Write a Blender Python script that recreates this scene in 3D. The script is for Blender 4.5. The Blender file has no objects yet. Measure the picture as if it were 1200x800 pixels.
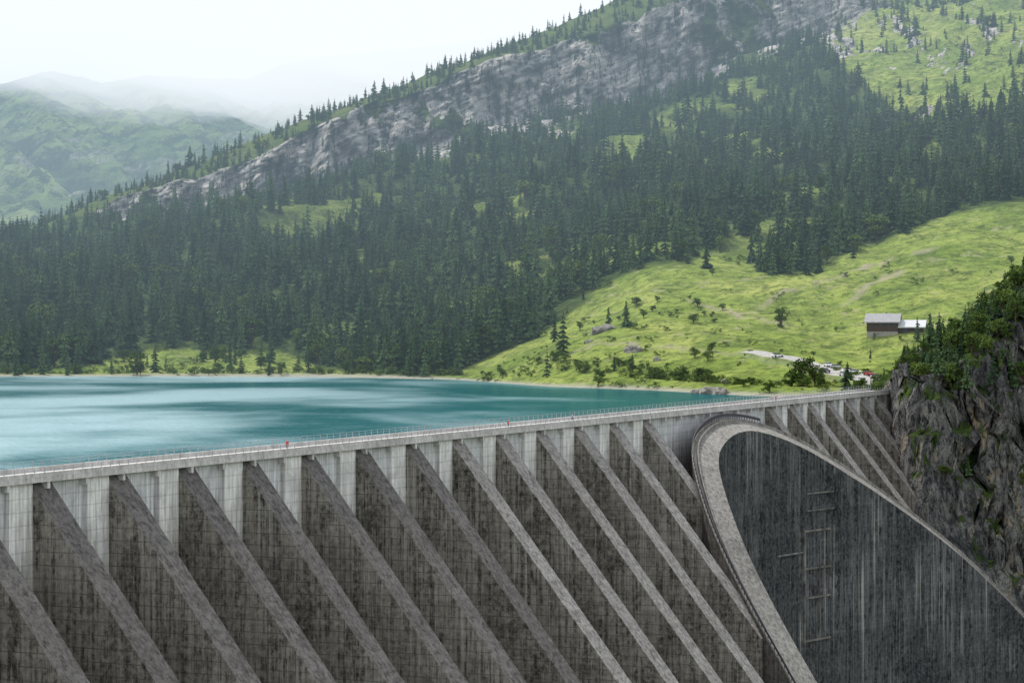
import bpy, bmesh, math, random
import numpy as np
from mathutils import Vector, noise, Matrix
random.seed(7); rng=np.random.default_rng(7)
sc=bpy.context.scene
F=3000.0; HZ=362.0; CH=27.0
def link(o,parent=None):
    sc.collection.objects.link(o)
    if parent: o.parent=parent
    return o
# ---------------- materials ----------------
class M:
    def __init__(s,name):
        s.m=bpy.data.materials.new(name); s.m.use_nodes=True; s.t=s.m.node_tree; s.t.nodes.clear()
        s.out=s.n('ShaderNodeOutputMaterial')
    def n(s,t,**k):
        x=s.t.nodes.new(t)
        for a,b in k.items(): setattr(x,a,b)
        return x
    def l(s,a,b): s.t.links.new(a,b)
    def setin(s,sock,v):
        if hasattr(v,'is_output'): s.l(v,sock)
        else: sock.default_value=v
    def pos(s): return s.n('ShaderNodeNewGeometry').outputs['Position']
    def obj(s): return s.n('ShaderNodeTexCoord').outputs['Object']
    def noise(s,vec,scale=(1,1,1),sc=1.0,det=6,rough=.6,dist=0.0):
        mp=s.n('ShaderNodeMapping'); s.l(vec,mp.inputs[0]); mp.inputs['Scale'].default_value=scale
        t=s.n('ShaderNodeTexNoise'); s.l(mp.outputs[0],t.inputs['Vector'])
        t.inputs['Scale'].default_value=sc; t.inputs['Detail'].default_value=min(det,4); t.inputs['Roughness'].default_value=rough; t.inputs['Distortion'].default_value=dist
        return t.outputs['Fac']
    def ramp(s,f,stops):
        r=s.n('ShaderNodeValToRGB'); s.l(f,r.inputs[0]); e=r.color_ramp.elements
        while len(e)<len(stops): e.new(.5)
        for i,(p,c) in enumerate(stops):
            e[i].position=p; e[i].color=(c,c,c,1) if isinstance(c,(int,float)) else (*c,1)
        return r.outputs[0]
    def mix(s,f,a,b,mode='MIX'):
        x=s.n('ShaderNodeMix',data_type='RGBA',blend_type=mode)
        s.setin(x.inputs[0],f)
        for i,v in ((6,a),(7,b)):
            if isinstance(v,tuple): x.inputs[i].default_value=(*v[:3],1)
            else: s.l(v,x.inputs[i])
        return x.outputs[2]
    def math(s,op,a,b=0.0,c=None):
        x=s.n('ShaderNodeMath',operation=op); s.setin(x.inputs[0],a); s.setin(x.inputs[1],b)
        if c is not None: s.setin(x.inputs[2],c)
        return x.outputs[0]
    def mr(s,v,a,b,c=0.0,d=1.0,smooth=False):
        x=s.n('ShaderNodeMapRange'); s.l(v,x.inputs[0])
        if smooth: x.interpolation_type='SMOOTHSTEP'
        for i,k in enumerate((a,b,c,d)): x.inputs[i+1].default_value=k
        return x.outputs[0]
    def sep(s,v):
        x=s.n('ShaderNodeSeparateXYZ'); s.l(v,x.inputs[0]); return x.outputs
    def bump(s,h,strength=.5,dist=1.0):
        b=s.n('ShaderNodeBump'); b.inputs['Strength'].default_value=strength; b.inputs['Distance'].default_value=dist
        s.l(h,b.inputs['Height']); return b.outputs[0]
    def diff(s,col,normal=None):
        p=s.n('ShaderNodeBsdfDiffuse')
        if isinstance(col,tuple): p.inputs[0].default_value=(*col[:3],1)
        else: s.l(col,p.inputs[0])
        if normal: s.l(normal,p.inputs['Normal'])
        return p.outputs[0]
    def bsdf(s,col,rough=.8,normal=None,spec=.3,metal=0.0):
        p=s.n('ShaderNodeBsdfPrincipled'); 
        if isinstance(col,tuple): p.inputs['Base Color'].default_value=(*col[:3],1)
        else: s.l(col,p.inputs['Base Color'])
        s.setin(p.inputs['Roughness'],rough); p.inputs['Specular IOR Level'].default_value=spec; p.inputs['Metallic'].default_value=metal
        if normal: s.l(normal,p.inputs['Normal'])
        return p.outputs[0]
    def done(s,sh): s.l(sh,s.out.inputs['Surface']); return s.m
def simple(name,col,rough=.7,var=.25,scale=2.0,metal=0):
    m=M(name); n=m.noise(m.obj(),sc=scale)
    c=m.mix(m.mr(n,.3,.7),tuple(x*(1-var) for x in col),tuple(min(1,x*(1+var)) for x in col))
    return m.done(m.bsdf(c,rough,metal=metal))
def concrete(name,base,dark,streak=.7,light=None,topz=None,joint=.4,white=.35,stain=.0,bigw=.3,run=0.0):
    m=M(name); o=m.obj()
    big=m.noise(o,(.045,.045,.03),1,2,.65)
    st=m.noise(o,(.42,.42,.03),1,4,.75)
    st2=m.noise(o,(1.5,1.5,.06),1,3,.75)
    fine=m.noise(o,(1,1,1),1.0,4,.75)
    mot=m.noise(o,(1,1,1),.2,4,.75,.4)
    x,y,z=m.sep(o)
    def line(v,per,w):
        a=m.math('FRACT',m.math('DIVIDE',v,per)); b=m.math('ABSOLUTE',m.math('SUBTRACT',a,.5)); return m.math('GREATER_THAN',b,.5-w)
    hz=line(z,1.9,.05); hy=line(m.math('ADD',x,y),4.1,.012)
    rowid=m.math('FLOOR',m.math('ADD',m.math('DIVIDE',z,1.9),.5)); 
    wn=m.n('ShaderNodeTexWhiteNoise',noise_dimensions='1D'); m.l(rowid,wn.inputs['W'])
    f=m.math('ADD',m.math('MULTIPLY',m.mr(st,.37,.63),.5),m.math('ADD',m.math('MULTIPLY',m.mr(big,.35,.65),bigw),m.math('MULTIPLY',m.mr(mot,.35,.65),.5-bigw)))
    c=m.mix(m.mr(f,.2,.8),dark,base)
    c=m.mix(m.math('MULTIPLY',m.mr(st2,.46,.60),streak),c,tuple(v*.35 for v in dark))
    if stain:
        c=m.mix(m.math('MULTIPLY',m.mr(m.math('ADD',m.math('MULTIPLY',st,.62),m.math('MULTIPLY',mot,.38)),.505,.56),stain),c,tuple(v*.28 for v in dark))
    c=m.mix(m.mr(fine,.38,.72,.0,.55),c,tuple(v*1.35 for v in base))
    ef=m.math('MULTIPLY',m.mr(m.math('ADD',m.math('MULTIPLY',st2,.5),m.math('MULTIPLY',fine,.5)),.42,.34),m.mr(mot,.46,.58))
    c=m.mix(m.math('MULTIPLY',ef,white),c,(.50,.49,.46))
    if run:
        rn=m.math('MULTIPLY',m.mr(m.noise(o,(.9,.9,.012),1,3,.8),.56,.65),m.mr(big,.42,.6))
        c=m.mix(m.math('MULTIPLY',rn,run),c,(.48,.48,.46))
    hn=m.mr(fine,.35,.6)
    c=m.mix(m.math('MULTIPLY',wn.outputs[0],.2),c,tuple(v*.6 for v in dark))
    c=m.mix(m.math('MULTIPLY',m.math('MULTIPLY',hz,joint),hn),c,(.045,.042,.04))
    c=m.mix(m.math('MULTIPLY',m.math('MULTIPLY',hy,joint*.6),hn),c,(.06,.058,.055))
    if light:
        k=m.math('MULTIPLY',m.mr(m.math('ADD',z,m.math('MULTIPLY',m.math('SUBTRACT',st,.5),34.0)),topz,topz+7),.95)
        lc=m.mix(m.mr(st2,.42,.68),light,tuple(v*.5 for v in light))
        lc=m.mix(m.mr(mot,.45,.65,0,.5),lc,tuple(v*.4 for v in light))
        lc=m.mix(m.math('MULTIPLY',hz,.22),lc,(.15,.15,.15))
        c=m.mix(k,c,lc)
    return m.done(m.diff(c,m.bump(m.math('SUBTRACT',fine,m.math('MULTIPLY',hz,.5)),.35,.25)))
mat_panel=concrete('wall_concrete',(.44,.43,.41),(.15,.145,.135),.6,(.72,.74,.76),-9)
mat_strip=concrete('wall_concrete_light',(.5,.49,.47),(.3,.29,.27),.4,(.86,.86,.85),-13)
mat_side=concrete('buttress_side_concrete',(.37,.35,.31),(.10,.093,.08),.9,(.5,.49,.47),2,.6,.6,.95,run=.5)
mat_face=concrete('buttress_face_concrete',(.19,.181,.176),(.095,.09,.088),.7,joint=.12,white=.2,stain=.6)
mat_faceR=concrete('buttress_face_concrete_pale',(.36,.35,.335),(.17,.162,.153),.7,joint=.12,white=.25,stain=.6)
mat_rim=concrete('arch_rim_concrete',(.35,.34,.32),(.17,.163,.153),.6,joint=.1,white=.25,stain=.5)
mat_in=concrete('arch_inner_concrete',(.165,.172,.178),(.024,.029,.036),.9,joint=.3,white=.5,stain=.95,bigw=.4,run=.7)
mat_outer=concrete('arch_outer_concrete',(.22,.205,.19),(.08,.075,.07),.8,stain=.5)
mat_crest=concrete('crest_concrete',(.62,.61,.60),(.40,.39,.38),.4,joint=0,white=0)
mat_metal=simple('painted_steel_rail',(.32,.33,.35),.5,.2)
mat_pale=simple('stained_gallery_concrete',(.15,.147,.138),.85,.8,.3)
# ---------------- dam frame ----------------
P0=Vector((-72,360,0)); dv=Vector((.4229,.9062,0)); bv=Vector((.9062,-.4229,0))
def D(s,q,z): 
    p=P0+dv*s+bv*q; return (p.x,p.y,z)
dam=bpy.data.objects.new('concrete_dam',None); link(dam)
dam.location=P0; dam.rotation_euler=(0,0,math.atan2(.9062,.4229))
def newobj(name,bm,mats,parent=None,smooth=False):
    me=bpy.data.meshes.new(name); bm.normal_update(); bm.to_mesh(me); bm.free()
    for m in mats: me.materials.append(m)
    if smooth:
        for p in me.polygons: p.use_smooth=True
    o=bpy.data.objects.new(name,me); return link(o,parent)
def box(bm,s0,s1,q0,q1,z0,z1,mi=0):
    vs=[bm.verts.new((s,-q,z)) for z in (z0,z1) for s,q in ((s0,q0),(s1,q0),(s1,q1),(s0,q1))]
    for f in ((0,1,2,3),(4,7,6,5),(0,4,5,1),(1,5,6,2),(2,6,7,3),(3,7,4,0)):
        bm.faces.new([vs[i] for i in f]).material_index=mi
SL=.79
outer_c=np.array([(196,100),(203,72),(209,57),(217,42),(224,29.5),(234,18),(251,7.5),(268,3.6),(287,2.4),(308,4),(328,8),(347,14),(365,21.5),(379,28.5),(390,36),(400,46),(408,60),(414,80),(417,100)],float)
tt=np.linspace(0,len(outer_c)-1,260)
def cr(a,tt):
    out=[]
    for x in tt:
        i=min(int(x),len(a)-2); u=x-i
        p=[a[max(i-1,0)],a[i],a[i+1],a[min(i+2,len(a)-1)]]
        out.append(.5*((2*p[1])+(-p[0]+p[2])*u+(2*p[0]-5*p[1]+4*p[2]-p[3])*u*u+(-p[0]+3*p[1]-3*p[2]+p[3])*u**3))
    return np.array(out)
oc=cr(outer_c,tt)
for _ in range(12): oc[1:-1]=(oc[:-2]+2*oc[1:-1]+oc[2:])/4
tan=np.gradient(oc,axis=0); tan/=np.linalg.norm(tan,axis=1)[:,None]
nin=np.stack([-tan[:,1],tan[:,0]],1)
if np.dot(nin[130],np.array([315,80])-oc[130])<0: nin=-nin
th=np.interp(np.arange(260),[0,50,85,120,200,260],[8.5,8.3,6.2,5.6,6,6])
ic=oc+nin*th[:,None]
ZB=-118
def outer_q(s): 
    lo=int(np.argmin(oc[:,1]))
    if s<oc[lo,0]: return np.interp(s,oc[:lo,0],oc[:lo,1])
    return np.interp(s,oc[lo:,0],oc[lo:,1])
bm=bmesh.new(); box(bm,-130,446,-5,0,ZB,2.2)
newobj('upstream_wall',bm,[mat_panel],dam)
butt=[9.5+19.3*k for k in range(-6,13)]+[325,342,357,373,389,403.5,417.5]
bmf=bmesh.new(); bms=bmesh.new()
for i,s in enumerate(butt):
    w=2.7 if s<300 else 2.3
    if s>215 and s<410: L=outer_q(s)+2.5
    elif s<=215: L=93
    else: L=85
    if s<215 and s>200: L=60
    zt=lambda q: 2.05-q/SL
    poly=[(0.0,2.05),(L,zt(L)),(L,ZB),(0.0,ZB)]
    if zt(L)<ZB: poly=[(0.0,2.05),((2.05-ZB)*SL,ZB),(0.0,ZB)]
    a=[bmf.verts.new((s-w,-q,z)) for q,z in poly]; b=[bmf.verts.new((s+w,-q,z)) for q,z in poly]
    f=bmf.faces.new(a); f.material_index=1
    f=bmf.faces.new(b[::-1]); f.material_index=1
    n=len(poly)
    for k in range(n):
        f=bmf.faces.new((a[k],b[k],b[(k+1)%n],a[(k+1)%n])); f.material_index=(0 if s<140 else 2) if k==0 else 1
    if s<235 or s>320:
        sp=19.3 if s<245 else 15.5
        x1=s+sp-w-.03
        box(bms,x1-5.6 if s<245 else x1-4,x1,.0,.7,-75,2.1)
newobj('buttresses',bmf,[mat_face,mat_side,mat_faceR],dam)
newobj('bay_pilasters',bms,[mat_strip],dam)
bm=bmesh.new(); box(bm,-130,448,-6.5,1.3,2.2,3.0)
box(bm,-130,448,.85,1.15,3.0,3.55); box(bm,-130,448,-6.3,-6.0,3.0,3.7)
for s in np.arange(-125,446,9.65): box(bm,s-.35,s+.35,.01,1.15,1.2,2.2)
newobj('crest_road_slab',bm,[mat_crest],dam)
bm=bmesh.new()
for s in np.arange(-130,447,2.4):
    box(bm,s-.035,s+.035,.95,1.05,3.55,4.2); box(bm,s-.04,s+.04,-6.2,-6.1,3.7,4.6)
for q,z in ((.97,4.2),(-6.18,4.6),(-6.18,4.15)): box(bm,-130,447,q,q+.05,z,z+.05)
newobj('crest_railing',bm,[mat_metal],dam)
# arch shell
bm=bmesh.new(); zr=lambda q: 3.1-q/SL
N=len(oc); rows=[]
for i in range(N):
    o,c=oc[i],ic[i]; k=.3 if o[0]<290 else .3+.25*min((o[0]-290)/50,1)
    zo=max(zr(o[1]),ZB+1); zi=max(zo-.2-max(c[1]-o[1],0)/SL*k,ZB+.9)
    rows.append([bm.verts.new((o[0],-o[1],ZB)),bm.verts.new((o[0],-o[1],zo)),bm.verts.new((c[0],-c[1],zi)),bm.verts.new((c[0],-c[1],ZB))])
for i in range(N-1):
    for k,mi in ((0,1),(1,0),(2,2)):
        bm.faces.new((rows[i][k],rows[i][k+1],rows[i+1][k+1],rows[i+1][k])).material_index=mi
newobj('arch_shell',bm,[mat_rim,mat_outer,mat_in],dam)
bm=bmesh.new(); 
def ribbon(bm,off0,off1,h,i0,i1,mi=0,zo=0.0):
    pr=None
    for i in range(i0,i1):
        a=oc[i]+nin[i]*off0; b=oc[i]+nin[i]*off1; z=zr(oc[i][1])+zo
        vs=[bm.verts.new((a[0],-a[1],z-.6)),bm.verts.new((a[0],-a[1],z+h)),bm.verts.new((b[0],-b[1],z+h)),bm.verts.new((b[0],-b[1],z-.6))]
        if pr:
            for k in range(3): bm.faces.new((pr[k],pr[k+1],vs[k+1],vs[k])).material_index=mi
        pr=vs
ribbon(bm,.0,.35,.55,30,230); ribbon(bm,1.3,1.5,.3,30,120)
newobj('rim_kerb',bm,[mat_rim],dam)
bm=bmesh.new()
for i in range(30,130):
    a=oc[i]+nin[i]*.2; z=zr(oc[i][1]); box(bm,a[0]-.07,a[0]+.07,a[1]-.07,a[1]+.07,z+.5,z+1.7)
ribbon(bm,.15,.27,.08,30,130,0,1.65)
newobj('rim_handrail',bm,[simple('dark_rail',(.06,.06,.07),.5)],dam)
def pxof(p):
    w=P0+dv*p[0]+bv*p[1]; return 600+F*w.x/w.y, w.y
cand=[(i,)+pxof(ic[i]) for i in range(N) if ic[i][0]>285]
def idx(px): return min(cand,key=lambda c:abs(c[1]-px))[0]
bm=bmesh.new()
def wallseg(i0,i1,z0,z1,dep=.35):
    pr=None
    for i in range(i0,i1+1):
        a=ic[i]+nin[i]*dep; b=ic[i]-nin[i]*.2
        vs=[bm.verts.new((b[0],-b[1],z0)),bm.verts.new((a[0],-a[1],z0)),bm.verts.new((a[0],-a[1],z1)),bm.verts.new((b[0],-b[1],z1))]
        if pr:
            for k in range(4): bm.faces.new((pr[k],pr[(k+1)%4],vs[(k+1)%4],vs[k]))
        else: bm.faces.new(vs)
        pr=vs
    bm.faces.new(pr[::-1])
iA,iB,iC=idx(912),idx(942),idx(974)
def zat(px,py): 
    Y=pxof(ic[idx(px)])[1]; return CH-(py-HZ)/F*Y
for py in (578,598): wallseg(iB+1,iC+1,zat(955,py),zat(955,py)+.3)
for py in (622,666,700,750): wallseg(iB,iC,zat(955,py),zat(955,py)+.5)
wallseg(iA,iB,zat(925,650),zat(925,650)+.4)
newobj('inspection_galleries',bm,[mat_pale],dam)
bm=bmesh.new()
def post(px,p0,p1,w=.5):
    i=idx(px); a=ic[i]+nin[i]*.1; box(bm,a[0]-w/2,a[0]+w/2,a[1]-.25,a[1]+.25,zat(px,p1),zat(px,p0))
post(942,620,755,1.0); post(974,620,700,.5); post(957,666,750,.25)
newobj('gallery_shafts',bm,[mat_pale],dam)
# ---------------- terrain ----------------
C=[-500,0,200,400,540,640,760,880,1000,1100,1200,1600]
shore=[439,441,441,442,445,453,457,464,467,467,466,464]
R=[ [(CH*F/(p-HZ)-(30 if c<900 else 6),None) for c,p in zip(C,shore)],
    [(CH*F/(p-HZ),p) for p in shore],
    [(1100,425),(1110,425),(1110,414),(1100,410),(1040,415),(960,405),(935,392),(905,398),(900,408),(900,398),(900,388),(900,375)],
    [(1200,390),(1210,380),(1210,365),(1200,345),(1170,340),(1130,345),(1100,305),(1090,305),(1100,288),(1110,262),(1120,240),(1120,200)],
    [(1330,350),(1350,320),(1380,290),(1380,262),(1380,244),(1370,232),(1370,215),(1370,200),(1370,182),(1370,160),(1370,130),(1370,60)],
    [(1450,330),(1480,282),(1540,254),(1580,196),(1620,163),(1660,138),(1700,106),(1740,64),(1780,22),(1800,0),(1820,-20),(1850,-120)],
    [(1470,328),(1500,276),(1560,208),(1600,136),(1650,88),(1690,55),(1730,18),(1770,-20),(1820,-25),(1850,-30),(1870,-60),(1900,-170)],
    [(1510,326),(1550,271),(1610,198),(1650,123),(1705,68),(1750,33),(1800,-20),(1850,-60),(1880,-60),(1900,-60),(1930,-90),(1960,-200)],
    [(1900,420)]*12]
pxs=np.arange(-500,1601,4.0)
def colint(vals):
    v=np.interp(pxs,C,vals); k=np.hanning(25); k/=k.sum(); return np.convolve(np.pad(v,12,'edge'),k,'valid')
Yr=[];Zr=[]
for r,row in enumerate(R):
    Y=colint([a for a,b in row]); 
    if r==0: Z=np.full_like(Y,-9.0)
    else: Z=CH-(colint([b for a,b in row])-HZ)/F*Y
    Yr.append(Y);Zr.append(Z)
subs=[3,26,46,50,60,46,16,14]
gY=[];gZ=[];gR=[]
for k,n in enumerate(subs):
    for j in range(n):
        u=j/n; gY.append(Yr[k]*(1-u)+Yr[k+1]*u); gZ.append(Zr[k]*(1-u)+Zr[k+1]*u); gR.append(k+u)
gY.append(Yr[-1]);gZ.append(Zr[-1]);gR.append(len(subs))
gY=np.array(gY);gZ=np.array(gZ);gR=np.array(gR)
for _ in range(6):
    m=(gR[1:-1]>1.2)&(gR[1:-1]<4.8)
    gZ[1:-1][m]=((gZ[:-2]+2*gZ[1:-1]+gZ[2:])/4)[m]
nr,nc=gY.shape
gX=(pxs[None,:]-600)/F*gY
nomP=HZ+(CH-gZ)/gY*F
amp=np.interp(gR,[0,1,1.3,2,3,4,5,6,7,8],[0,0,.9,2.6,5,12,10,8,4,2])
n1=np.zeros((nr,nc));n2=np.zeros((nr,nc));n3=np.zeros((nr,nc));n4=np.zeros((nr,nc))
for i in range(nr):
    for j in range(nc):
        x=gX[i,j];y=gY[i,j]
        n1[i,j]=noise.fractal(Vector((x*.012+3,y*.012,.3)),.9,2.0,5)
        n2[i,j]=noise.fractal(Vector((x*.045,gZ[i,j]*.022+7,y*.008)),.6,2.1,6)
        n3[i,j]=noise.fractal(Vector((x*.014-y*.004+9,y*.022,5.5)),.7,2.0,5)
        n4[i,j]=noise.fractal(Vector((x*.05,y*.05,15.5)),.8,2.0,4)
cl=np.interp(gR,[4.8,5.05,5.95,6.1],[0,1,1,0])[:,None]*np.interp(pxs,[-500,90,170,900,1050],[0,0,1,1,.25])[None,:]
gul=np.abs(np.sin(gX*.035+gY*.006+n1*2.5))**.6*np.interp(gR,[2.5,3.3,4.8,5],[0,1,1,0])[:,None]
gZ2=gZ+n1*amp[:,None]+n2*2.5*cl+n4*np.interp(gR,[0,1,1.4,2,8],[0,0,.7,1.2,1.2])[:,None]+gul*4-2
gZ2=np.where((gR[:,None]<=1.2),gZ+n1*amp[:,None],gZ2)
gY2=gY+cl*n2*26
gX2=(pxs[None,:]-600)/F*gY2
fbx=[-500,0,100,200,330,370,400,500,540,640,700,760,850,900,960,1000,1060,1100,1200,1600]
fby=[430,432,418,402,406,432,440,444,432,388,340,310,294,318,316,292,272,258,236,190]
def fb(px): return np.interp(px,fbx,fby)
def ub(px): return np.interp(px,[700,820,900,960,1020,1080,1140,1200,1600],[-100,-60,5,50,115,150,145,125,80])
PXg=np.broadcast_to(pxs[None,:],(nr,nc))
meadow=np.clip((nomP-(fb(PXg)+n1*14+n4*8))/5+.5,0,1)
upper=np.clip(((ub(PXg)+n1*30)-nomP)/8+.5,0,1)*(PXg>780)
clear=np.clip((n3-.24)/.1,0,1)*(gR[:,None]>2)*(gR[:,None]<5)*.8*np.interp(PXg,[0,350,700],[.3,.7,1])
def ell(cx,cy,a,b): return np.clip(1.4-((PXg-cx)/a)**2-((nomP-cy)/b)**2+n3*1.6+n4*.8,0,1)
for e in ((745,178,42,12),(872,103,38,14),(1010,160,46,8),(560,205,14,8),(690,205,24,7),(430,330,16,7),(600,250,12,10),(925,225,24,7),(1110,190,30,7),(500,180,14,6),(660,160,24,6)): clear=np.maximum(clear,ell(*e))
grass=np.clip(meadow+upper+clear*.8,0,1)
grass=np.maximum(grass,np.clip((gR[:,None]-6.0)*4,0,1)*.25)
rock=np.clip(cl*1.4,0,1)*np.clip(n4*1.5+n3*.8+1.3,0,1)
rock=np.maximum(rock,np.clip((n2-.25)*3,0,1)*upper*.8)
rock=np.maximum(rock,np.clip(1.2-(5.0-gR[:,None])*3.2,0,1)*np.clip(n3*3+.1,0,1)*(gR[:,None]<5)*np.interp(PXg,[150,300,900,1000],[0,1,1,0]))
sw=np.interp(pxs,[0,480,560,1600],[1,1,.45,.45])[None,:]
shoreM=np.clip(1.5-(gR[:,None]-1.0)/(.13*sw),0,1)
def seg(px,py,pts):
    d=np.full(px.shape,1e9)
    for (x0,y0),(x1,y1) in zip(pts[:-1],pts[1:]):
        tq=np.clip(((px-x0)*(x1-x0)+(py-y0)*(y1-y0))/((x1-x0)**2+(y1-y0)**2),0,1)
        d=np.minimum(d,np.hypot(px-x0-tq*(x1-x0),(py-y0-tq*(y1-y0))*2))
    return d
trail=np.zeros((nr,nc))
for pts,w in (([(985,350),(1020,335),(1056,322)],5),([(800,348),(870,362),(960,376),(1016,382)],3.5),([(640,418),(700,400),(800,402),(870,408)],3.5),([(1085,380),(1130,372),(1200,352)],3.5),([(860,360),(930,340),(1010,316),(1100,300)],2.4)):
    trail=np.maximum(trail,np.clip(1.4-seg(PXg,nomP+n4*4,pts)/w,0,1)*np.clip(.85+n4*1.0,0,1))
def gridmesh(name,X,Y,Z,mat,mask=None,smooth=True):
    r,c=X.shape
    co=np.stack([X,Y,Z],-1).reshape(-1,3)
    i=np.arange(r-1)[:,None]*c+np.arange(c-1)[None,:]
    q=np.stack([i,i+1,i+c+1,i+c],-1).reshape(-1,4)
    me=bpy.data.meshes.new(name); me.vertices.add(len(co)); me.vertices.foreach_set('co',co.ravel())
    me.loops.add(q.size); me.loops.foreach_set('vertex_index',q.ravel().astype(np.int32))
    me.polygons.add(len(q)); me.polygons.foreach_set('loop_start',np.arange(0,q.size,4,dtype=np.int32))
    me.update(calc_edges=True); me.validate()
    if smooth: me.polygons.foreach_set('use_smooth',np.ones(len(q),bool))
    if mask is not None:
        a=me.attributes.new('mask','FLOAT_COLOR','POINT'); a.data.foreach_set('color',mask.reshape(-1,4).astype(np.float32).ravel())
    me.materials.append(mat); o=bpy.data.objects.new(name,me); return link(o)
def rock_color(m,p,tint=1.0):
    x,y,z=m.sep(p)
    dip=m.math('SUBTRACT',z,m.math('MULTIPLY',x,.50))
    cb=m.n('ShaderNodeCombineXYZ'); m.l(x,cb.inputs[0]); m.l(m.math('MULTIPLY',y,.3),cb.inputs[1]); m.l(dip,cb.inputs[2]); v=cb.outputs[0]
    a=m.noise(v,(.03,.03,.07),1,4,.75,.5); b=m.noise(p,(.24,.06,.05),1,4,.8)
    st=m.noise(v,(.012,.012,.32),1,4,.7,.5)
    c=m.ramp(a,[(.34,(.17*tint,.17*tint,.17*tint)),(.45,(.36*tint,.345*tint,.33*tint)),(.57,(.50*tint,.46*tint,.42*tint)),(.68,(.36*tint,.345*tint,.33*tint))])
    c=m.mix(m.mr(st,.47,.56,0,.65),c,(.13,.125,.12))
    return m.mix(m.mr(b,.40,.50,.9,0),c,(.045,.05,.04)),b
m=M('mountain_ground'); p=m.pos()
at=m.n('ShaderNodeAttribute',attribute_name='mask'); sp=m.n('ShaderNodeSeparateColor'); m.l(at.outputs['Color'],sp.inputs[0])
na=m.noise(p,sc=.02,det=4,rough=.65); nb=m.noise(p,sc=.25,det=4,rough=.75); ncx=m.noise(p,(1,1,1),.06,4,.7,.6)
gr=m.ramp(na,[(.32,(.15,.215,.045)),(.5,(.25,.31,.075)),(.66,(.34,.37,.11))])
gr=m.mix(m.mr(ncx,.45,.62,0,.8),gr,(.11,.155,.042))
gr=m.mix(m.mr(nb,.46,.64,0,.8),gr,(.055,.085,.026))
gr=m.mix(m.mr(m.noise(p,sc=.11,det=4,rough=.7),.58,.68,0,.6),gr,(.35,.32,.20))
fl=m.mix(m.mr(nb,.3,.7),(.03,.05,.02),(.09,.125,.045))
rc,rb=rock_color(m,p,1.05)
c=m.mix(m.math('MULTIPLY',sp.outputs[1],m.mr(nb,.2,.4,.6,1)),fl,gr)
rf=m.mr(m.math('ADD',sp.outputs[0],m.math('MULTIPLY',m.math('SUBTRACT',ncx,.5),1.6)),.33,.48)
rf=m.math('MULTIPLY',rf,m.mr(sp.outputs[0],.02,.2))
c=m.mix(rf,c,rc)
c=m.mix(m.math('MULTIPLY',sp.outputs[2],m.mr(nb,.3,.5,.35,.85)),c,(.33,.29,.22))
c=m.mix(m.math('MULTIPLY',at.outputs['Alpha'],.9),c,(.34,.325,.28))
mat_mtn=m.done(m.diff(c,m.bump(nb,.9,2.4)))
mask=np.stack([rock,grass,trail,shoreM],-1)
gridmesh('mountain_slope_terrain',gX2,gY2,gZ2,mat_mtn,mask)
def ground(px,py):
    j=min(max((px+500)/4,0),nc-1.001); j0=int(j)
    col=nomP[:,j0]; rr=np.where((gR>=1)&(gR<6.9))[0]
    k=rr[np.argmin(np.abs(col[rr]-py))]
    k2=k+1 if col[k]>py else k-1
    u=0 if abs(col[k2]-col[k])<1e-6 else (py-col[k])/(col[k2]-col[k]); u=min(max(u,0),1)
    u2=j-j0
    f=lambda A:(A[k,j0]*(1-u)+A[k2,j0]*u)*(1-u2)+(A[k,j0+1]*(1-u)+A[k2,j0+1]*u)*u2
    return Vector((f(gX2),f(gY2),f(gZ2)))
# far mountain
fpx=np.arange(-800,1001,4.5); fr=np.linspace(0,1.25,200)
skyl=np.interp(fpx,[-800,-300,-100,0,60,120,170,230,290,330,380,440,520,700,1000],[60,90,70,98,82,98,88,92,92,76,66,62,52,30,10])
FX=np.zeros((len(fr),len(fpx)));FY=FX.copy();FZ=FX.copy();FM=np.zeros((len(fr),len(fpx),4))
for i,u in enumerate(fr):
    for j,pxx in enumerate(fpx):
        Y=2100+1100*u
        zs=CH-(skyl[j]-HZ)/F*3200
        if u<=1: z=20+(zs-20)*(u**.9)
        else: z=zs-(u-1)*500
        X=(pxx-600)/F*Y
        rn=noise.ridged_multi_fractal(Vector((X*.007+Y*.003,Y*.0022,1.7)),.8,2.1,8,1.0,2.0)-1.2
        r2=noise.fractal(Vector((X*.02,Y*.02,3)),.7,2,6)
        w=math.sin(min(u,1)*math.pi)**.6*(1-.5*min(u,1))
        FX[i,j]=X;FY[i,j]=Y;FZ[i,j]=z+rn*38*w+r2*8*(.3+w)
        FM[i,j]=(min(max(rn*.6+.5+r2*.4,0),1),0,0,1)
m=M('distant_mountain'); p=m.pos(); at=m.n('ShaderNodeAttribute',attribute_name='mask')
na=m.noise(p,sc=.008,det=4,rough=.75); nb=m.noise(p,sc=.03,det=4,rough=.8)
c=m.ramp(na,[(.36,(.06,.11,.045)),(.5,(.16,.225,.08)),(.62,(.25,.31,.12))])
c=m.mix(m.mr(nb,.46,.56,0,.85),c,(.025,.05,.028))
sr=m.n('ShaderNodeSeparateColor'); m.l(at.outputs['Color'],sr.inputs[0])
c=m.mix(m.mr(sr.outputs[0],.2,.6,.7,0),c,(.025,.045,.028))
rc,_=rock_color(m,p,.8); c=m.mix(m.mr(m.noise(p,(1,1,2.5),.012,4,.75),.57,.65,0,.6),c,rc)
gridmesh('distant_mountain',FX,FY,FZ,m.done(m.diff(c,m.bump(nb,.8,14))),FM)
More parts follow.
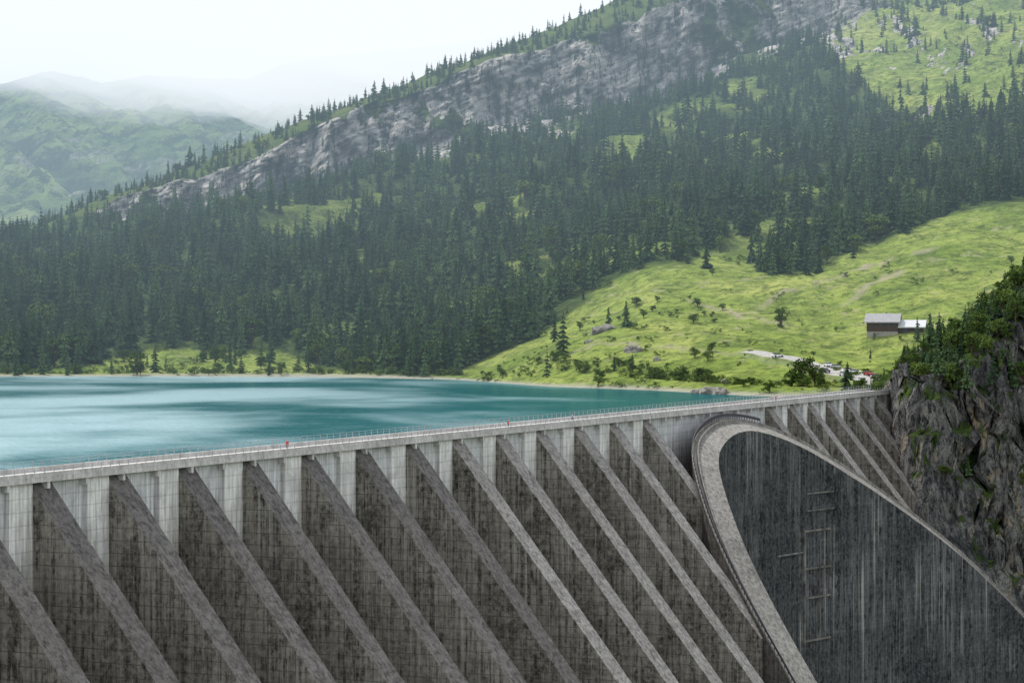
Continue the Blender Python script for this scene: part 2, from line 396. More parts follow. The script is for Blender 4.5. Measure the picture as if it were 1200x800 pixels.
# ---------------- rock abutment ----------------
qs=np.arange(-30,135,.9); ss=np.arange(372,560,.9)
AX=np.zeros((len(qs),len(ss)));AY=AX.copy();AZ=AX.copy()
eq=[-30,0,7.5,17.7,25.5,34,46,60,100,140]; es=[436,431,410,390,383,390,400,405,409,412]
for i,q in enumerate(qs):
    e=np.interp(q,eq,es); zp=2.5-max(q,0)/SL
    for j,s in enumerate(ss):
        v=Vector((s*.03,q*.03,2.2))
        nn=noise.fractal(v*2.2,.8,2.1,5); nl=noise.fractal(v*9,.4,2.1,6)
        k=s-e
        zr1=zp+k*(2.1 if k>0 else 7)+(nn*14+nl*6)*min(max(k/8,0),1)
        if k>4: zr1+=math.sin(zr1*.45+nn*3)*1.8
        cap=50*math.exp(-((s-475)/62)**2-((q-60)/45)**2)+1+nn*5+nl*1.5
        if q<-5: cap-= (-5-q)*.25
        zz=-math.log(math.exp(-zr1/6)+math.exp(-cap/6))*6 if zr1>-250 else zr1
        zz=max(zz,ZB)
        x,y,_=D(s,q,0)
        w3=Vector((x*.07,y*.07,zz*.11))
        n3d=noise.fractal(w3,.35,2.2,6); n3e=noise.fractal(w3+Vector((50,0,0)),.35,2.2,6)
        a=3.6*min(max(k/10,0),1) if q>-3 else 1
        AX[i,j]=x+n3d*a; AY[i,j]=y+n3e*a; AZ[i,j]=zz
m=M('abutment_rock'); p=m.pos()
rcx=m.ramp(m.noise(p,(.12,.12,.07),1,4,.8,.6),[(.34,(.055,.06,.065)),(.46,(.15,.15,.15)),(.58,(.27,.265,.255)),(.68,(.36,.29,.20))])
b=m.noise(p,(.6,.6,.25),1,4,.85); rcx=m.mix(m.mr(b,.40,.54,.9,0),rcx,(.022,.025,.027))
nz=m.sep(m.n('ShaderNodeNewGeometry').outputs['Normal'])[2]
g=m.mr(m.math('ADD',nz,m.math('MULTIPLY',m.math('SUBTRACT',b,.5),1.4)),.47,.63)
gcol=m.mix(m.mr(m.noise(p,sc=.3),.35,.65),(.025,.045,.015),(.07,.105,.03))
mat_ab=m.done(m.diff(m.mix(g,rcx,gcol),m.bump(b,1.0,2.0)))
gridmesh('rock_abutment_cliff',AX,AY,AZ,mat_ab,smooth=False)
m=M('valley_floor'); p=m.pos(); n=m.noise(p,sc=.05,det=4,rough=.7)
mat_v=m.done(m.bsdf(m.mix(m.mr(n,.35,.65),(.03,.05,.02),(.12,.15,.05)),.95))
u,v=np.meshgrid(np.linspace(-500,700,120),np.linspace(-2,900,90))
w=np.array([[D(a,b_,0)[:2] for a,b_ in zip(r1,r2)] for r1,r2 in zip(u,v)])
vz=np.vectorize(lambda a,b_: -112+noise.fractal(Vector((a*.01,b_*.01,0)),.8,2,4)*5)(u,v)
gridmesh('valley_ground',w[...,0],w[...,1],vz,mat_v)
# ---------------- lake ----------------
m=M('lake_water'); p=m.pos(); x,y,z=m.sep(p)
big=m.noise(p,(.008,.0050,1),1,3,.5,.4); sm=m.noise(p,(.03,.026,1),1,3,.6,.3)
wv=m.noise(p,(.5,.25,1),1,3,.6); wv2=m.noise(p,(.10,.05,1),1,3,.6)
f=m.math('ADD',m.math('MULTIPLY',big,.85),m.math('MULTIPLY',sm,.15))
left=m.mr(x,50,-130,-.11,.06)
wm=m.mr(m.math('ADD',f,left),.42,.62,0,1,True)
bn=m.bump(m.math('ADD',wv,m.math('MULTIPLY',wv2,2.0)),.5,.5)
teal=m.mix(m.mr(big,.35,.65),(.004,.066,.074),(.006,.094,.100))
dif=m.n('ShaderNodeBsdfDiffuse'); m.l(teal,dif.inputs[0])
g1=m.n('ShaderNodeBsdfGlossy'); g1.inputs['Roughness'].default_value=.12; g1.inputs[0].default_value=(.70,.90,1,1); m.l(bn,g1.inputs['Normal'])
g2=m.n('ShaderNodeBsdfGlossy'); g2.inputs['Roughness'].default_value=.38; g2.inputs[0].default_value=(.62,.78,.84,1); m.l(bn,g2.inputs['Normal'])
a=m.n('ShaderNodeMixShader'); a.inputs[0].default_value=.30; m.l(dif.outputs[0],a.inputs[1]); m.l(g1.outputs[0],a.inputs[2])
b2=m.n('ShaderNodeMixShader'); m.l(m.math('MULTIPLY',wm,.42),b2.inputs[0]); m.l(a.outputs[0],b2.inputs[1]); m.l(g2.outputs[0],b2.inputs[2])
mat_w=m.done(b2.outputs[0])
bm=bmesh.new(); bm.faces.new([bm.verts.new(D(*k,0)) for k in ((-900,-3),(436,-3),(1200,-3),(1200,-2500),(-900,-2500))])
newobj('lake_water',bm,[mat_w])
# ---------------- trees ----------------
def foliage(name,a,b):
    m=M(name); oi=m.n('ShaderNodeObjectInfo').outputs['Random']; n=m.noise(m.obj(),sc=9,det=0)
    c=m.mix(m.math('ADD',m.math('MULTIPLY',m.math('POWER',oi,1.4),.7),m.math('MULTIPLY',m.mr(n,.3,.7),.3)),a,b)
    return m.done(m.diff(c))
mat_con=foliage('conifer_needles',(.017,.038,.024),(.105,.165,.070))
mat_leaf=foliage('broadleaf_foliage',(.045,.085,.022),(.15,.21,.055))
mat_bark=simple('bark',(.09,.07,.055),.95,.3,8)
def cone(bm,p0,p1,r0,r1,n=6,mi=0):
    d=(Vector(p1)-Vector(p0)); z=d.normalized(); x=z.orthogonal().normalized(); y=z.cross(x)
    A=[bm.verts.new(Vector(p0)+(x*math.cos(k*2*math.pi/n)+y*math.sin(k*2*math.pi/n))*r0) for k in range(n)]
    B=[bm.verts.new(Vector(p1)+(x*math.cos(k*2*math.pi/n)+y*math.sin(k*2*math.pi/n))*r1) for k in range(n)]
    for k in range(n): bm.faces.new((A[k],A[(k+1)%n],B[(k+1)%n],B[k])).material_index=mi
def conifer(seed,tiers=12,wid=.2):
    r=random.Random(seed); bm=bmesh.new(); cone(bm,(0,0,-.04),(0,0,.97),.018,.002,5,1)
    for i in range(tiers):
        z=.07+.9*(i/(tiers-1))**.95; R0=wid*((1-z)**.75+.02)*r.uniform(.75,1.2); nb=r.randint(7,9) if z<.8 else 5
        ph=r.random()*6.28
        for k in range(nb):
            if r.random()<.1: continue
            th=ph+k*2*math.pi/nb+r.uniform(-.25,.25); L=R0*r.uniform(.55,1.25); dz=-.05-L*.28*r.uniform(.6,1.4); da=.38
            c0=Vector((0,0,z+.035)); tip=Vector((math.cos(th)*L,math.sin(th)*L,z+dz+.03))
            l=Vector((math.cos(th-da)*L*.62,math.sin(th-da)*L*.62,z+dz*.9)); q=Vector((math.cos(th+da)*L*.62,math.sin(th+da)*L*.62,z+dz*.9))
            mid=Vector((math.cos(th)*L*.55,math.sin(th)*L*.55,z+.012+dz*.2))
            V=[bm.verts.new(a) for a in (c0,l,mid,q,tip)]
            for f in ((0,1,2),(0,2,3),(1,4,2),(2,4,3)): bm.faces.new([V[x] for x in f])
    return bm
def broad(seed,shrub=False):
    r=random.Random(seed); bm=bmesh.new()
    if not shrub: cone(bm,(0,0,-.05),(0,0,.5),.03,.018,7,1)
    for i in range(20 if not shrub else 12):
        th=r.random()*6.28; rr=math.sqrt(r.random())*.3; cz=r.uniform(.3,.85) if not shrub else r.uniform(.1,.5)
        rr*=1-abs(cz-.5)*.7 if not shrub else 1.4
        c=Vector((math.cos(th)*rr,math.sin(th)*rr,cz))
        if not shrub: cone(bm,(0,0,max(.15,cz-.3)),c,.014,.004,4,1)
        R1=r.uniform(.09,.17)
        for k in range(42 if not shrub else 30):
            d=Vector((r.gauss(0,1),r.gauss(0,1),r.gauss(0,1))).normalized()*R1*r.uniform(.5,1.1)
            d.z*=.75; s_=r.uniform(.022,.040); n=Vector((r.gauss(0,1),r.gauss(0,1),r.gauss(0,1)+.6)).normalized(); a=n.orthogonal().normalized()*s_; b=n.cross(a)*.8
            bm.faces.new([bm.verts.new(c+d+e) for e in (a,b,-a,-b)])
    return bm
col=bpy.data.collections.new('tree_kinds')
protos=[]
def proto(name,bm,mats):
    me=bpy.data.meshes.new(name); bm.to_mesh(me); bm.free()
    for x in mats: me.materials.append(x)
    o=bpy.data.objects.new(name,me); col.objects.link(o); protos.append(o); return me
for k in range(5): proto('a_conifer_%d'%k,conifer(k,9+k%3*2,.20+.022*(k%3)),[mat_con,mat_bark])
for k in range(2): proto('b_broadleaf_%d'%k,broad(20+k),[mat_leaf,mat_bark])
for k in range(2): proto('c_shrub_%d'%k,broad(40+k,True),[mat_leaf,mat_bark])
ng=bpy.data.node_groups.new('scatter','GeometryNodeTree')
ng.interface.new_socket('Geometry',in_out='INPUT',socket_type='NodeSocketGeometry'); ng.interface.new_socket('Geometry',in_out='OUTPUT',socket_type='NodeSocketGeometry')
gi=ng.nodes.new('NodeGroupInput'); go=ng.nodes.new('NodeGroupOutput'); ci=ng.nodes.new('GeometryNodeCollectionInfo'); ci.inputs[0].default_value=col; ci.inputs[1].default_value=True; ci.inputs[2].default_value=True
ip=ng.nodes.new('GeometryNodeInstanceOnPoints'); ip.inputs['Pick Instance'].default_value=True
def na_(n,t):
    x=ng.nodes.new('GeometryNodeInputNamedAttribute'); x.data_type=t; x.inputs[0].default_value=n; return x.outputs[0]
L=ng.links.new; L(gi.outputs[0],ip.inputs['Points']); L(ci.outputs[0],ip.inputs['Instance']); L(na_('idx','INT'),ip.inputs['Instance Index']); L(na_('rot','FLOAT_VECTOR'),ip.inputs['Rotation']); L(na_('scl','FLOAT_VECTOR'),ip.inputs['Scale']); L(ip.outputs[0],go.inputs[0])
def scatter(name,pts):
    me=bpy.data.meshes.new(name); me.vertices.add(len(pts)); me.vertices.foreach_set('co',np.array([p[:3] for p in pts]).ravel())
    a=me.attributes.new('idx','INT','POINT'); a.data.foreach_set('value',np.array([p[3] for p in pts],dtype=np.int32))
    a=me.attributes.new('rot','FLOAT_VECTOR','POINT'); a.data.foreach_set('vector',np.array([(random.uniform(-.04,.04),random.uniform(-.04,.04),random.random()*6.28) for p in pts]).ravel())
    a=me.attributes.new('scl','FLOAT_VECTOR','POINT'); a.data.foreach_set('vector',np.array([(p[4]*p[5],p[4]*p[5],p[4]) for p in pts]).ravel())
    o=bpy.data.objects.new(name,me); link(o); md=o.modifiers.new('scatter','NODES'); md.node_group=ng; return o
area=np.abs((gX2[:-1,1:]-gX2[:-1,:-1])*(gY[1:,:-1]-gY[:-1,:-1]))
vis=(pxs[:-1]>-120)&(pxs[:-1]<1320)
rowok=(gR[:-1]>1.03)&(gR[:-1]<7.3); area=area*rowok[:,None]*np.where(vis,1,.12)[None,:]
pr=(area/area.sum()).ravel()
ntry=int(area.sum()/34.0)
cells=rng.choice(len(pr),size=ntry,p=pr)
pts=[]
for cidx in cells:
    i,j=divmod(int(cidx),nc-1); a=random.random(); b=random.random()
    f=lambda A:(A[i,j]*(1-a)+A[i+1,j]*a)*(1-b)+(A[i,j+1]*(1-a)+A[i+1,j+1]*a)*b
    px=pxs[j]+4*b; r=gR[i]+a*(gR[i+1]-gR[i]); G=f(grass); RK=f(rock); py=f(nomP); u=f(upper); q=f(n3); md=f(meadow); q4=f(n4); cg=f(clear)
    x,y,z=f(gX2),f(gY2),f(gZ2)
    if px>1000 and y<800: continue
    P=1.0 if q4>-.3 else .6
    if cg>.4: P=.06
    if md>.5:
        P=.006 if px>540 else (.75 if q4>.12 else .10)
        if px>540 and r<1.35: P=.05
    if u>.5: P=.02+ (.5 if f(n1)*.6+f(n2)*.6>.2 else 0)
    if RK>.4 and 4.6<r<=5: P=.3
    if 5.0<r<6.0 and 60<px<1000: P*= .05 if RK>.4 else .4
    if r>=6.0: P=.85 if px<980 else P*.5
    if random.random()>P: continue
    h=random.gauss(15.2,4.6)*(1.0+.3*q)*np.interp(r,[1,3,4,5,6,7],[1.05,1,.88,.68,.48,.42])
    if random.random()<.2: h*=.6
    if md>.5 or r<1.3: h*=.65
    if u>.5: h*=.7
    h=min(max(h,3),23)
    if md>.4 and random.random()<(.6 if px<540 else .85):
        pts.append((x,y,z,random.choice((7,8,5)),random.uniform(2.5,6),random.uniform(1,1.6)))
    elif random.random()<.07: pts.append((x,y,z-.3,random.choice((5,6)),h*.7,random.uniform(.9,1.3)))
    else: pts.append((x,y,z-.3,random.randint(0,4),h,random.uniform(.9,1.35)))
    if .1<cg and random.random()<.5: pts.append((x+random.uniform(-6,6),y+random.uniform(-6,6),z-.3,random.choice((7,8)),random.uniform(2.5,5),1.4))
for k in range(4500):
    i=random.randint(60,nr-40); j=random.randint(80,nc-60)
    if (clear[i,j]>.3 or (upper[i,j]>.5 and k%2) or .2<rock[i,j]<.8) and random.random()<.8: pts.append((gX2[i,j]+random.uniform(-4,4),gY2[i,j],gZ2[i,j]-.2,random.choice((7,8)),random.uniform(1.5,4),1.5))
scatter('conifer_forest',pts)
print('TREES',len(pts))
sp_=[]
for k in range(520):
    px=random.choice((random.gauss(790,40),random.gauss(740,90),random.uniform(560,1040),random.uniform(560,1180))); py=fb(px)+ (random.uniform(30,150) if px>700 else random.uniform(10,40))
    top=np.interp(px,[640,760,880,1050],[415,425,440,430])
    if random.random()<.62: py=max(py,top+random.uniform(0,14))
    py=min(py,np.interp(px,[540,640,760,880,1100],[444,450,454,460,456]))
    g_=ground(px,py); sp_.append((g_.x,g_.y,g_.z-.2,random.choice((7,8,5)),random.choice((.9,1.2,1.5,2,3,4)),random.uniform(1.1,1.7)))
for k in range(260):
    px=random.uniform(-100,540); py=np.interp(px,[-100,200,400,540],[437,437,438,441])-random.uniform(0,4)
    g_=ground(px,py); sp_.append((g_.x,g_.y,g_.z-.2,random.choice((7,8,7,8,5)),random.choice((1,1.5,2,3,4)),random.uniform(1.2,1.8)))
scatter('meadow_shrubs',sp_)
def tree(name,px,py,h,k=0,w=1.0):
    g_=ground(px,py); o=bpy.data.objects.new(name,protos[k].data); link(o); o.location=(g_.x,g_.y,g_.z-.2); o.scale=(h*w,h*w,h); o.rotation_euler[2]=random.random()*6
for a in ((660,410,16,0,1.15),(650,392,12,1,1),(713,378,9,2,1.1),(537,432,17,3,1),(720,430,6,4,1),(741,428,6,0,1.1),(1075,393,9,1,1),(1090,396,11,2,1),(1000,300,10,3,1.1),(1020,410,4,1,1),(828,312,11,2,1.2),(806,306,9,0,1.2),(905,322,12,3,1.2),(925,318,13,4,1.2),(945,316,14,1,1.2),(960,312,10,2,1.2)): tree('conifer_tree',*a)
for a in ((940,447,11,5,1.2),(955,444,8,6,1.2),(1004,294,9,6,1.1),(1068,440,9,5,1.2),(800,435,5,6,1.4),(1085,425,9,6,1.2),(928,448,7,6,1.4)): tree('broadleaf_tree',*a)
ap=[]
for k in range(9000):
    i=random.randint(2,len(qs)-3); j=random.randint(2,len(ss)-3)
    z=AZ[i,j]
    if z<-100 or (z<0 and qs[i]<3): continue
    dz=abs(AZ[i,j+2]-AZ[i,j-2])/3.6
    steep=dz>1.9
    if steep and random.random()<.85: continue
    if z<4 and random.random()<.35: continue
    e=np.interp(qs[i],eq,es)
    if ss[j]<e+(3 if z<-10 else 9): continue
    if steep: kk=random.choice((7,8)); h=random.uniform(1.5,3.8)
    else:
        kk=random.choice((5,6,5,6,7,8,0,1,2)); h=random.uniform(5,11) if kk<5 else (random.uniform(4,8) if kk<7 else random.uniform(2.5,4.5))
    if not steep and random.random()<.5: continue
    if z<4: h*=.75
    if ss[j]<458 and qs[i]<14: h*=.6
    ap.append((AX[i,j],AY[i,j],z-.3,kk,h,random.uniform(1,1.3)))
scatter('abutment_trees',ap)
mat_bld=simple('boulder_stone',(.2,.19,.17),.95,.45,.8)
def boulder(px,py,r):
    bm=bmesh.new(); bmesh.ops.create_icosphere(bm,subdivisions=3,radius=1)
    sd=random.random()*50
    for v in bm.verts:
        n=noise.fractal(v.co*1.3+Vector((sd,0,0)),.8,2,4); v.co*=(1+n*.45); v.co.z*=.75
    for v in bm.verts: v.co*=r
    o=newobj('boulder',bm,[mat_bld]); o.location=ground(px,py); 
for a in ((708,384,4.0),(742,408,3.2),(700,386,2.4),(820,463,3),(832,462,3.6),(845,462,2.6),(770,418,1.5),(850,440,1.6),(690,398,1.6)): boulder(*a)
# ---------------- road ----------------
rp=[(872,409),(890,412),(905,416),(925,419),(945,423),(965,430),(985,435),(1005,438),(1025,444),(1040,450),(1054,458)]
path=cr(np.array(rp,float),np.linspace(0,len(rp)-1,90))
W=[ground(a,b) for a,b in path]
for _ in range(6):
    W=[W[0]]+[(W[i-1]+W[i]*2+W[i+1])/4 for i in range(1,len(W)-1)]+[W[-1]]
m=M('gravel_road'); n=m.noise(m.pos(),sc=.6,det=4,rough=.7); mat_rd=m.done(m.bsdf(m.mix(m.mr(n,.3,.7),(.27,.26,.25),(.42,.41,.39)),.95))
bm=bmesh.new(); pr_=None; edges=[]
for i,p_ in enumerate(W):
    t_=(W[min(i+1,len(W)-1)]-W[max(i-1,0)]); t_.z=0; t_.normalize(); s_=Vector((-t_.y,t_.x,0)); hw=3.0 if i<40 else 4.8
    if s_.y>0: s_=-s_
    z=p_.z+1.2
    vs=[bm.verts.new((p_.x+s_.x*k,p_.y+s_.y*k,z+dz)) for k,dz in ((hw+3,-3.0),(hw,-.3),(-hw,.4),(-hw-2,-.5))]
    edges.append((p_,t_,s_,hw,z))
    if pr_:
        for k in range(3): bm.faces.new((pr_[k],pr_[k+1],vs[k+1],vs[k])).material_index=0 if k==1 else 1
    pr_=vs
mat_vg=simple('road_verge',(.16,.2,.07),.95,.4,.3)
newobj('access_road',bm,[mat_rd,mat_vg])
mat_gl=simple('car_glass',(.02,.025,.03),.1,.1); mat_ty=simple('tyre_rubber',(.02,.02,.02),.9,.1)
paints=[simple('car_paint_%d'%i,c,.35,.05) for i,c in enumerate(((.8,.8,.8),(.75,.76,.78),(.05,.05,.06),(.35,.36,.38),(.4,.04,.03),(.05,.1,.25)))]
def car(loc,ang,paint):
    bm=bmesh.new()
    lo=[(-2.1,.35),(2.1,.35),(2.15,.75),(1.2,.92),(-1.95,.98),(-2.15,.7)]
    hi=[(1.15,.92),(.45,1.42),(-1.35,1.45),(-1.95,.98)]
    def pr(poly,w0,w1,mi,top):
        A=[bm.verts.new((x,-(w0 if z<1.2 else w1),z)) for x,z in poly]; B=[bm.verts.new((x,(w0 if z<1.2 else w1),z)) for x,z in poly]
        bm.faces.new(A).material_index=mi; bm.faces.new(B[::-1]).material_index=mi
        for k in range(len(poly)):
            f=bm.faces.new((A[k],A[(k+1)%len(poly)],B[(k+1)%len(poly)],B[k])); f.material_index=0 if (top and k==1) else mi
    pr(lo,.88,.88,0,False); pr(hi,.82,.66,1,True)
    for x in (-1.3,1.35):
        for y in (-.86,.86):
            mt=Matrix.Translation((x,y,.33))@Matrix.Rotation(math.pi/2,4,'X')
            r_=bmesh.ops.create_cone(bm,cap_ends=True,segments=14,radius1=.33,radius2=.33,depth=.22,matrix=mt)
            for v in r_['verts']:
                for f in v.link_faces: f.material_index=2
    o=newobj('parked_car',bm,[paint,mat_gl,mat_ty]); o.location=loc; o.rotation_euler[2]=ang
for k,i in enumerate((22,42,46,50,53,57,60,63,67,70,74,78,81,84)):
    p_,t_,s_,hw,z=edges[i]; off=-(hw-1.3) if k%3 else (hw-1.4)
    zz=z+.05-.35*off/hw
    car((p_.x+s_.x*off,p_.y+s_.y*off,zz),math.atan2(t_.y,t_.x)+(0.0 if k%4 else 1.2),paints[(0,1,3,2,0,1,0,4,1,0,5,1,0,3,0,2,1)[k]])
# ---------------- chalet ----------------
g_=ground(1050,386); ch=bpy.data.objects.new('wooden_chalet',None); link(ch); ch.location=(g_.x,g_.y,g_.z-.3); ch.rotation_euler[2]=math.radians(-14)
mw=M('dark_timber'); o_=mw.obj(); wf=mw.noise(o_,(1,1,9),1.5); mat_wood=mw.done(mw.bsdf(mw.mix(mw.mr(wf,.3,.7),(.035,.02,.013),(.11,.065,.04)),.85))
mat_roof=simple('slate_roof',(.30,.30,.31),.7,.2,1.5); mat_wh=simple('lime_render',(.32,.30,.27),.9,.2); mat_win=simple('window_glass',(.03,.04,.05),.2,.1)
def wbox(name,x0,x1,y0,y1,z0,z1,mat):
    bm=bmesh.new(); vs=[bm.verts.new((x,y,z)) for z in (z0,z1) for x,y in ((x0,y0),(x1,y0),(x1,y1),(x0,y1))]
    for f in ((3,2,1,0),(4,5,6,7),(0,1,5,4),(1,2,6,5),(2,3,7,6),(3,0,4,7)): bm.faces.new([vs[i] for i in f])
    return newobj(name,bm,[mat],ch)
def gable(name,x0,x1,y0,y1,ze,zr_,mat,th=.35,ov=.9):
    ym=(y0+y1)/2; sl=(zr_-ze)/((y1-y0)/2); bm=bmesh.new()
    pr=[(y0-ov,ze-ov*sl),(ym,zr_),(y1+ov,ze-ov*sl),(y1+ov,ze-ov*sl+th),(ym,zr_+th),(y0-ov,ze-ov*sl+th)]
    A=[bm.verts.new((x0-ov,y,z)) for y,z in pr]; B=[bm.verts.new((x1+ov,y,z)) for y,z in pr]
    for k in range(6): bm.faces.new((A[k],A[(k+1)%6],B[(k+1)%6],B[k]))
    for V,fl_ in ((A,1),(B,0)):
        for q in ((0,1,4,5),(1,2,3,4)): bm.faces.new([V[i] for i in q])
    newobj(name,bm,[mat],ch)
    bm=bmesh.new()
    for x in (x0+.02,x1-.02): bm.faces.new([bm.verts.new((x,y,z)) for y,z in ((y0,ze),(y1,ze),(ym,zr_-.02))])
    newobj(name+'_gable_wall',bm,[mat_wood],ch)
wbox('stone_base',-10,1,-4.2,4.2,-2,.4,mat_wh); wbox('main_walls',-10.1,1.1,-4.3,4.3,.4,4.0,mat_wood); gable('main_roof',-10,1,-4.3,4.3,4.0,6.5,mat_roof)
wbox('annex_walls',1.15,10,-3.2,4.0,-2,2.2,mat_wood); gable('annex_roof',1.6,10,-3.4,4.2,2.2,4.2,simple('pale_metal_roof',(.55,.56,.58),.5,.1))
for k,x in enumerate((-8.4,-5.6,-2.6,-.6)): wbox('window_%d'%k,x,x+1.0,-4.36,-4.31,2.1,3.2,mat_win)
for k,x in enumerate((3,7)): wbox('annex_door_%d'%k,x,x+1.4,-3.27,-3.21,-.3,1.5,mat_win)
wbox('chimney',-4,-3.2,.5,1.3,5.2,7.4,mat_wh)
# ---------------- people on the crest ----------------
def person(s,q,ang,shirt,name='person'):
    m=M(name+'_clothes'); z=m.sep(m.obj())[2]
    r=m.n('ShaderNodeValToRGB'); m.l(m.math('DIVIDE',z,1.8),r.inputs[0]); r.color_ramp.interpolation='CONSTANT'
    e=r.color_ramp.elements; st=[(0,(.03,.03,.03)),(.05,(.06,.07,.12)),(.5,shirt),(.83,(.5,.32,.24)),(.93,(.06,.04,.03))]
    while len(e)<5: e.new(.5)
    for i,(p,c) in enumerate(st): e[i].position=p; e[i].color=(*c,1)
    mt=m.done(m.bsdf(r.outputs[0],.8))
    J=[((0,0,.95),.15),((0,0,1.2),.15),((0,0,1.42),.13),((0,0,1.52),.06),((0,.01,1.6),.085),((0,.01,1.7),.09),
       ((.19,0,1.4),.06),((.25,.02,1.12),.048),((.2,.16,.95),.038),((-.19,0,1.4),.06),((-.25,.02,1.12),.048),((-.2,.16,.95),.038),
       ((.1,0,.88),.095),((.11,.05,.48),.065),((.11,-.02,.08),.045),((.12,.12,.04),.04),((-.1,0,.88),.095),((-.11,-.06,.48),.065),((-.11,-.12,.08),.045),((-.12,.0,.04),.04)]
    E=[(0,1),(1,2),(2,3),(3,4),(4,5),(2,6),(6,7),(7,8),(2,9),(9,10),(10,11),(0,12),(12,13),(13,14),(14,15),(0,16),(16,17),(17,18),(18,19)]
    me=bpy.data.meshes.new(name); me.from_pydata([j[0] for j in J],E,[]); o=bpy.data.objects.new(name,me); link(o)
    o.modifiers.new('Skin','SKIN')
    for i,j in enumerate(J): me.skin_vertices[0].data[i].radius=(j[1],j[1])
    me.skin_vertices[0].data[0].use_root=True
    o.modifiers.new('Sub','SUBSURF').render_levels=2; me.materials.append(mt)
    o.location=D(s,q,3.0); o.rotation_euler[2]=ang
for s,q,a,c in ((83,-1.5,.4,(.5,.04,.03)),(171,-1.2,1,(.45,.04,.03)),(205,-2,2.4,(.3,.32,.36)),(334,-1,2,(.5,.05,.04))): person(s,q,a,c)
# ---------------- haze and low cloud: volume emission stands in for scattered light ----------------
def airmat(name,den,col):
    mh=bpy.data.materials.new(name); mh.use_nodes=True; nt=mh.node_tree; nt.nodes.clear(); oo=nt.nodes.new('ShaderNodeOutputMaterial')
    va=nt.nodes.new('ShaderNodeVolumeAbsorption'); va.inputs['Color'].default_value=(0,0,0,1); va.inputs['Density'].default_value=den
    ve=nt.nodes.new('ShaderNodeEmission'); ve.inputs[0].default_value=(*[min(c,1) for c in col],1); ve.inputs[1].default_value=den
    if max(col)>1:
        ve.inputs[0].default_value=(*[c/max(col) for c in col],1); ve.inputs[1].default_value=den*max(col)
    ad=nt.nodes.new('ShaderNodeAddShader'); nt.links.new(va.outputs[0],ad.inputs[0]); nt.links.new(ve.outputs[0],ad.inputs[1]); nt.links.new(ad.outputs[0],oo.inputs['Volume']); return mh
bm=bmesh.new(); bmesh.ops.create_cube(bm,size=1)
for v in bm.verts: v.co=Vector((v.co.x*7000,820+(v.co.y+.5)*3400,-40+(v.co.z+.5)*600))
newobj('atmospheric_haze',bm,[airmat('air_haze_glow',.00027,(.52,.70,.85))])
bm=bmesh.new(); nx,ny=44,24; top=[];bot=[]
for i in range(nx+1):
    a=[];b=[]
    for j in range(ny+1):
        x=-2600+i*96; y=2050+j*84
        zb=246+noise.fractal(Vector((x*.004,y*.004,8)),.7,2,5)*60-np.interp(x,[-640,-100],[-26,45])
        a.append(bm.verts.new((x,y,700))); b.append(bm.verts.new((x,y,zb)))
    top.append(a);bot.append(b)
for i in range(nx):
    for j in range(ny):
        bm.faces.new((top[i][j],top[i+1][j],top[i+1][j+1],top[i][j+1])); bm.faces.new((bot[i][j],bot[i][j+1],bot[i+1][j+1],bot[i+1][j]))
for i in range(nx):
    for j in (0,ny):
        f=(top[i][j],bot[i][j],bot[i+1][j],top[i+1][j]); bm.faces.new(f if j==0 else f[::-1])
for j in range(ny):
    for i in (0,nx):
        f=(top[i][j],top[i][j+1],bot[i][j+1],bot[i][j]); bm.faces.new(f if i==0 else f[::-1])
newobj('low_cloud',bm,[airmat('cloud_mist_glow',.0028,(1.18,1.18,1.18))])  # cloud whiteness is its own emission, not scattered sunlight
# ---------------- light ----------------
el=math.radians(56); az=math.radians(-37)
sd=Vector((math.sin(az)*math.cos(el),math.cos(az)*math.cos(el),math.sin(el)))
sl=bpy.data.lights.new('sun','SUN'); sl.energy=4.1; sl.angle=math.radians(.6); sl.color=(1,.95,.87); so=bpy.data.objects.new('sun',sl); link(so); so.rotation_euler=sd.to_track_quat('Z','Y').to_euler()
wd=bpy.data.worlds.new('World'); sc.world=wd; wd.use_nodes=True; nt=wd.node_tree; bg=nt.nodes['Background']; bg.inputs[1].default_value=.1
sk=nt.nodes.new('ShaderNodeTexSky'); sk.sky_type='NISHITA'; sk.sun_disc=False; sk.sun_elevation=el; sk.sun_rotation=az
tc=nt.nodes.new('ShaderNodeTexCoord'); mp=nt.nodes.new('ShaderNodeMapping'); mp.inputs['Scale'].default_value=(1,1,2.5); nt.links.new(tc.outputs['Generated'],mp.inputs[0])
nz_=nt.nodes.new('ShaderNodeTexNoise'); nz_.inputs['Scale'].default_value=4.5; nz_.inputs['Detail'].default_value=4; nt.links.new(mp.outputs[0],nz_.inputs['Vector'])
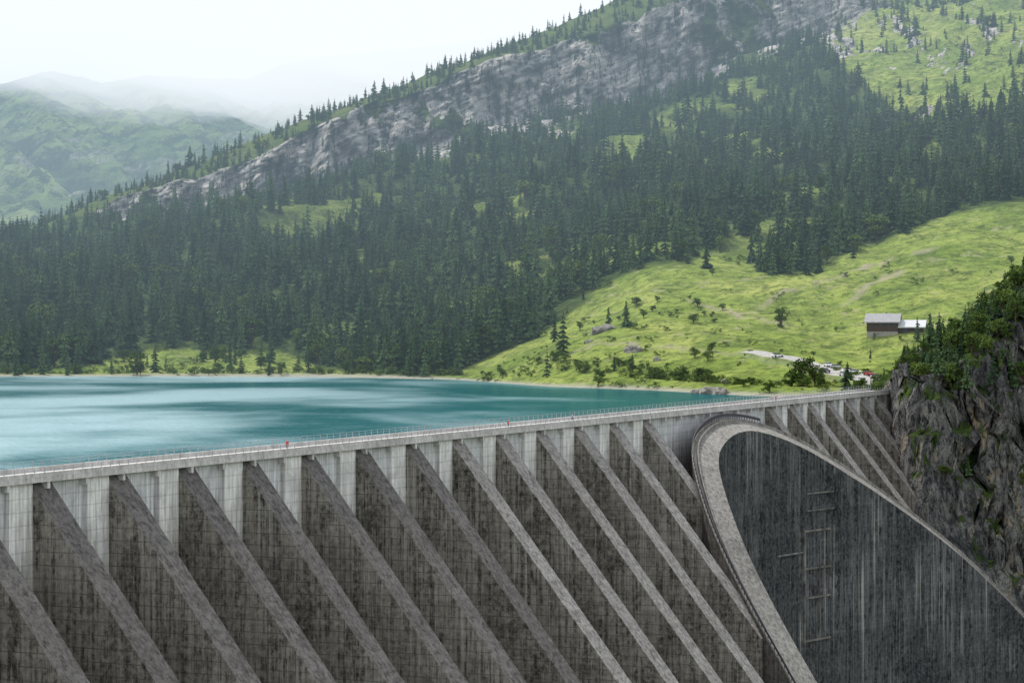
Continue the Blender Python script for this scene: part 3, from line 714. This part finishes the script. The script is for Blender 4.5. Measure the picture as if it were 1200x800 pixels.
cr_=nt.nodes.new('ShaderNodeValToRGB'); cr_.color_ramp.elements[0].position=.3; cr_.color_ramp.elements[0].color=(9,9.6,10.2,1); cr_.color_ramp.elements[1].position=.62; cr_.color_ramp.elements[1].color=(13.5,13.5,13.5,1); nt.links.new(nz_.outputs[0],cr_.inputs[0])
sx=nt.nodes.new('ShaderNodeSeparateXYZ'); nt.links.new(tc.outputs['Generated'],sx.inputs[0])
def wmr(v,a,b,c,d):
    x=nt.nodes.new('ShaderNodeMapRange'); nt.links.new(v,x.inputs[0])
    for i,k in enumerate((a,b,c,d)): x.inputs[i+1].default_value=k
    return x.outputs[0]
dt=nt.nodes.new('ShaderNodeVectorMath'); dt.operation='DOT_PRODUCT'; nt.links.new(tc.outputs['Generated'],dt.inputs[0]); dt.inputs[1].default_value=sd
gl=nt.nodes.new('ShaderNodeMix'); gl.data_type='RGBA'; gl.blend_type='MULTIPLY'; gl.inputs[0].default_value=1; nt.links.new(cr_.outputs[0],gl.inputs[6])
cb=nt.nodes.new('ShaderNodeCombineXYZ'); g_v=wmr(dt.outputs['Value'],0,.5,.95,1.45)
for k in range(3): nt.links.new(g_v,cb.inputs[k])
nt.links.new(cb.outputs[0],gl.inputs[7])
cov=wmr(sx.outputs[2],.15,.9,.97,.5)
mx=nt.nodes.new('ShaderNodeMix'); mx.data_type='RGBA'; nt.links.new(cov,mx.inputs[0]); nt.links.new(sk.outputs[0],mx.inputs[6]); nt.links.new(gl.outputs[2],mx.inputs[7])
lo=nt.nodes.new('ShaderNodeMix'); lo.data_type='RGBA'; nt.links.new(wmr(sx.outputs[2],-.06,-.01,0,1),lo.inputs[0]); lo.inputs[6].default_value=(1.6,1.9,1.5,1); nt.links.new(mx.outputs[2],lo.inputs[7])
nt.links.new(lo.outputs[2],bg.inputs[0])
# ---------------- camera ----------------
cd=bpy.data.cameras.new('camera'); cd.lens=90; cd.sensor_width=36; cd.shift_y=-38/1200; cd.clip_end=20000; cd.clip_start=1
co=bpy.data.objects.new('camera',cd); link(co); co.location=(0,0,CH); co.rotation_euler=(math.pi/2,0,0); sc.camera=co
sc.view_settings.view_transform='Standard'; sc.view_settings.look='None'; sc.view_settings.exposure=0
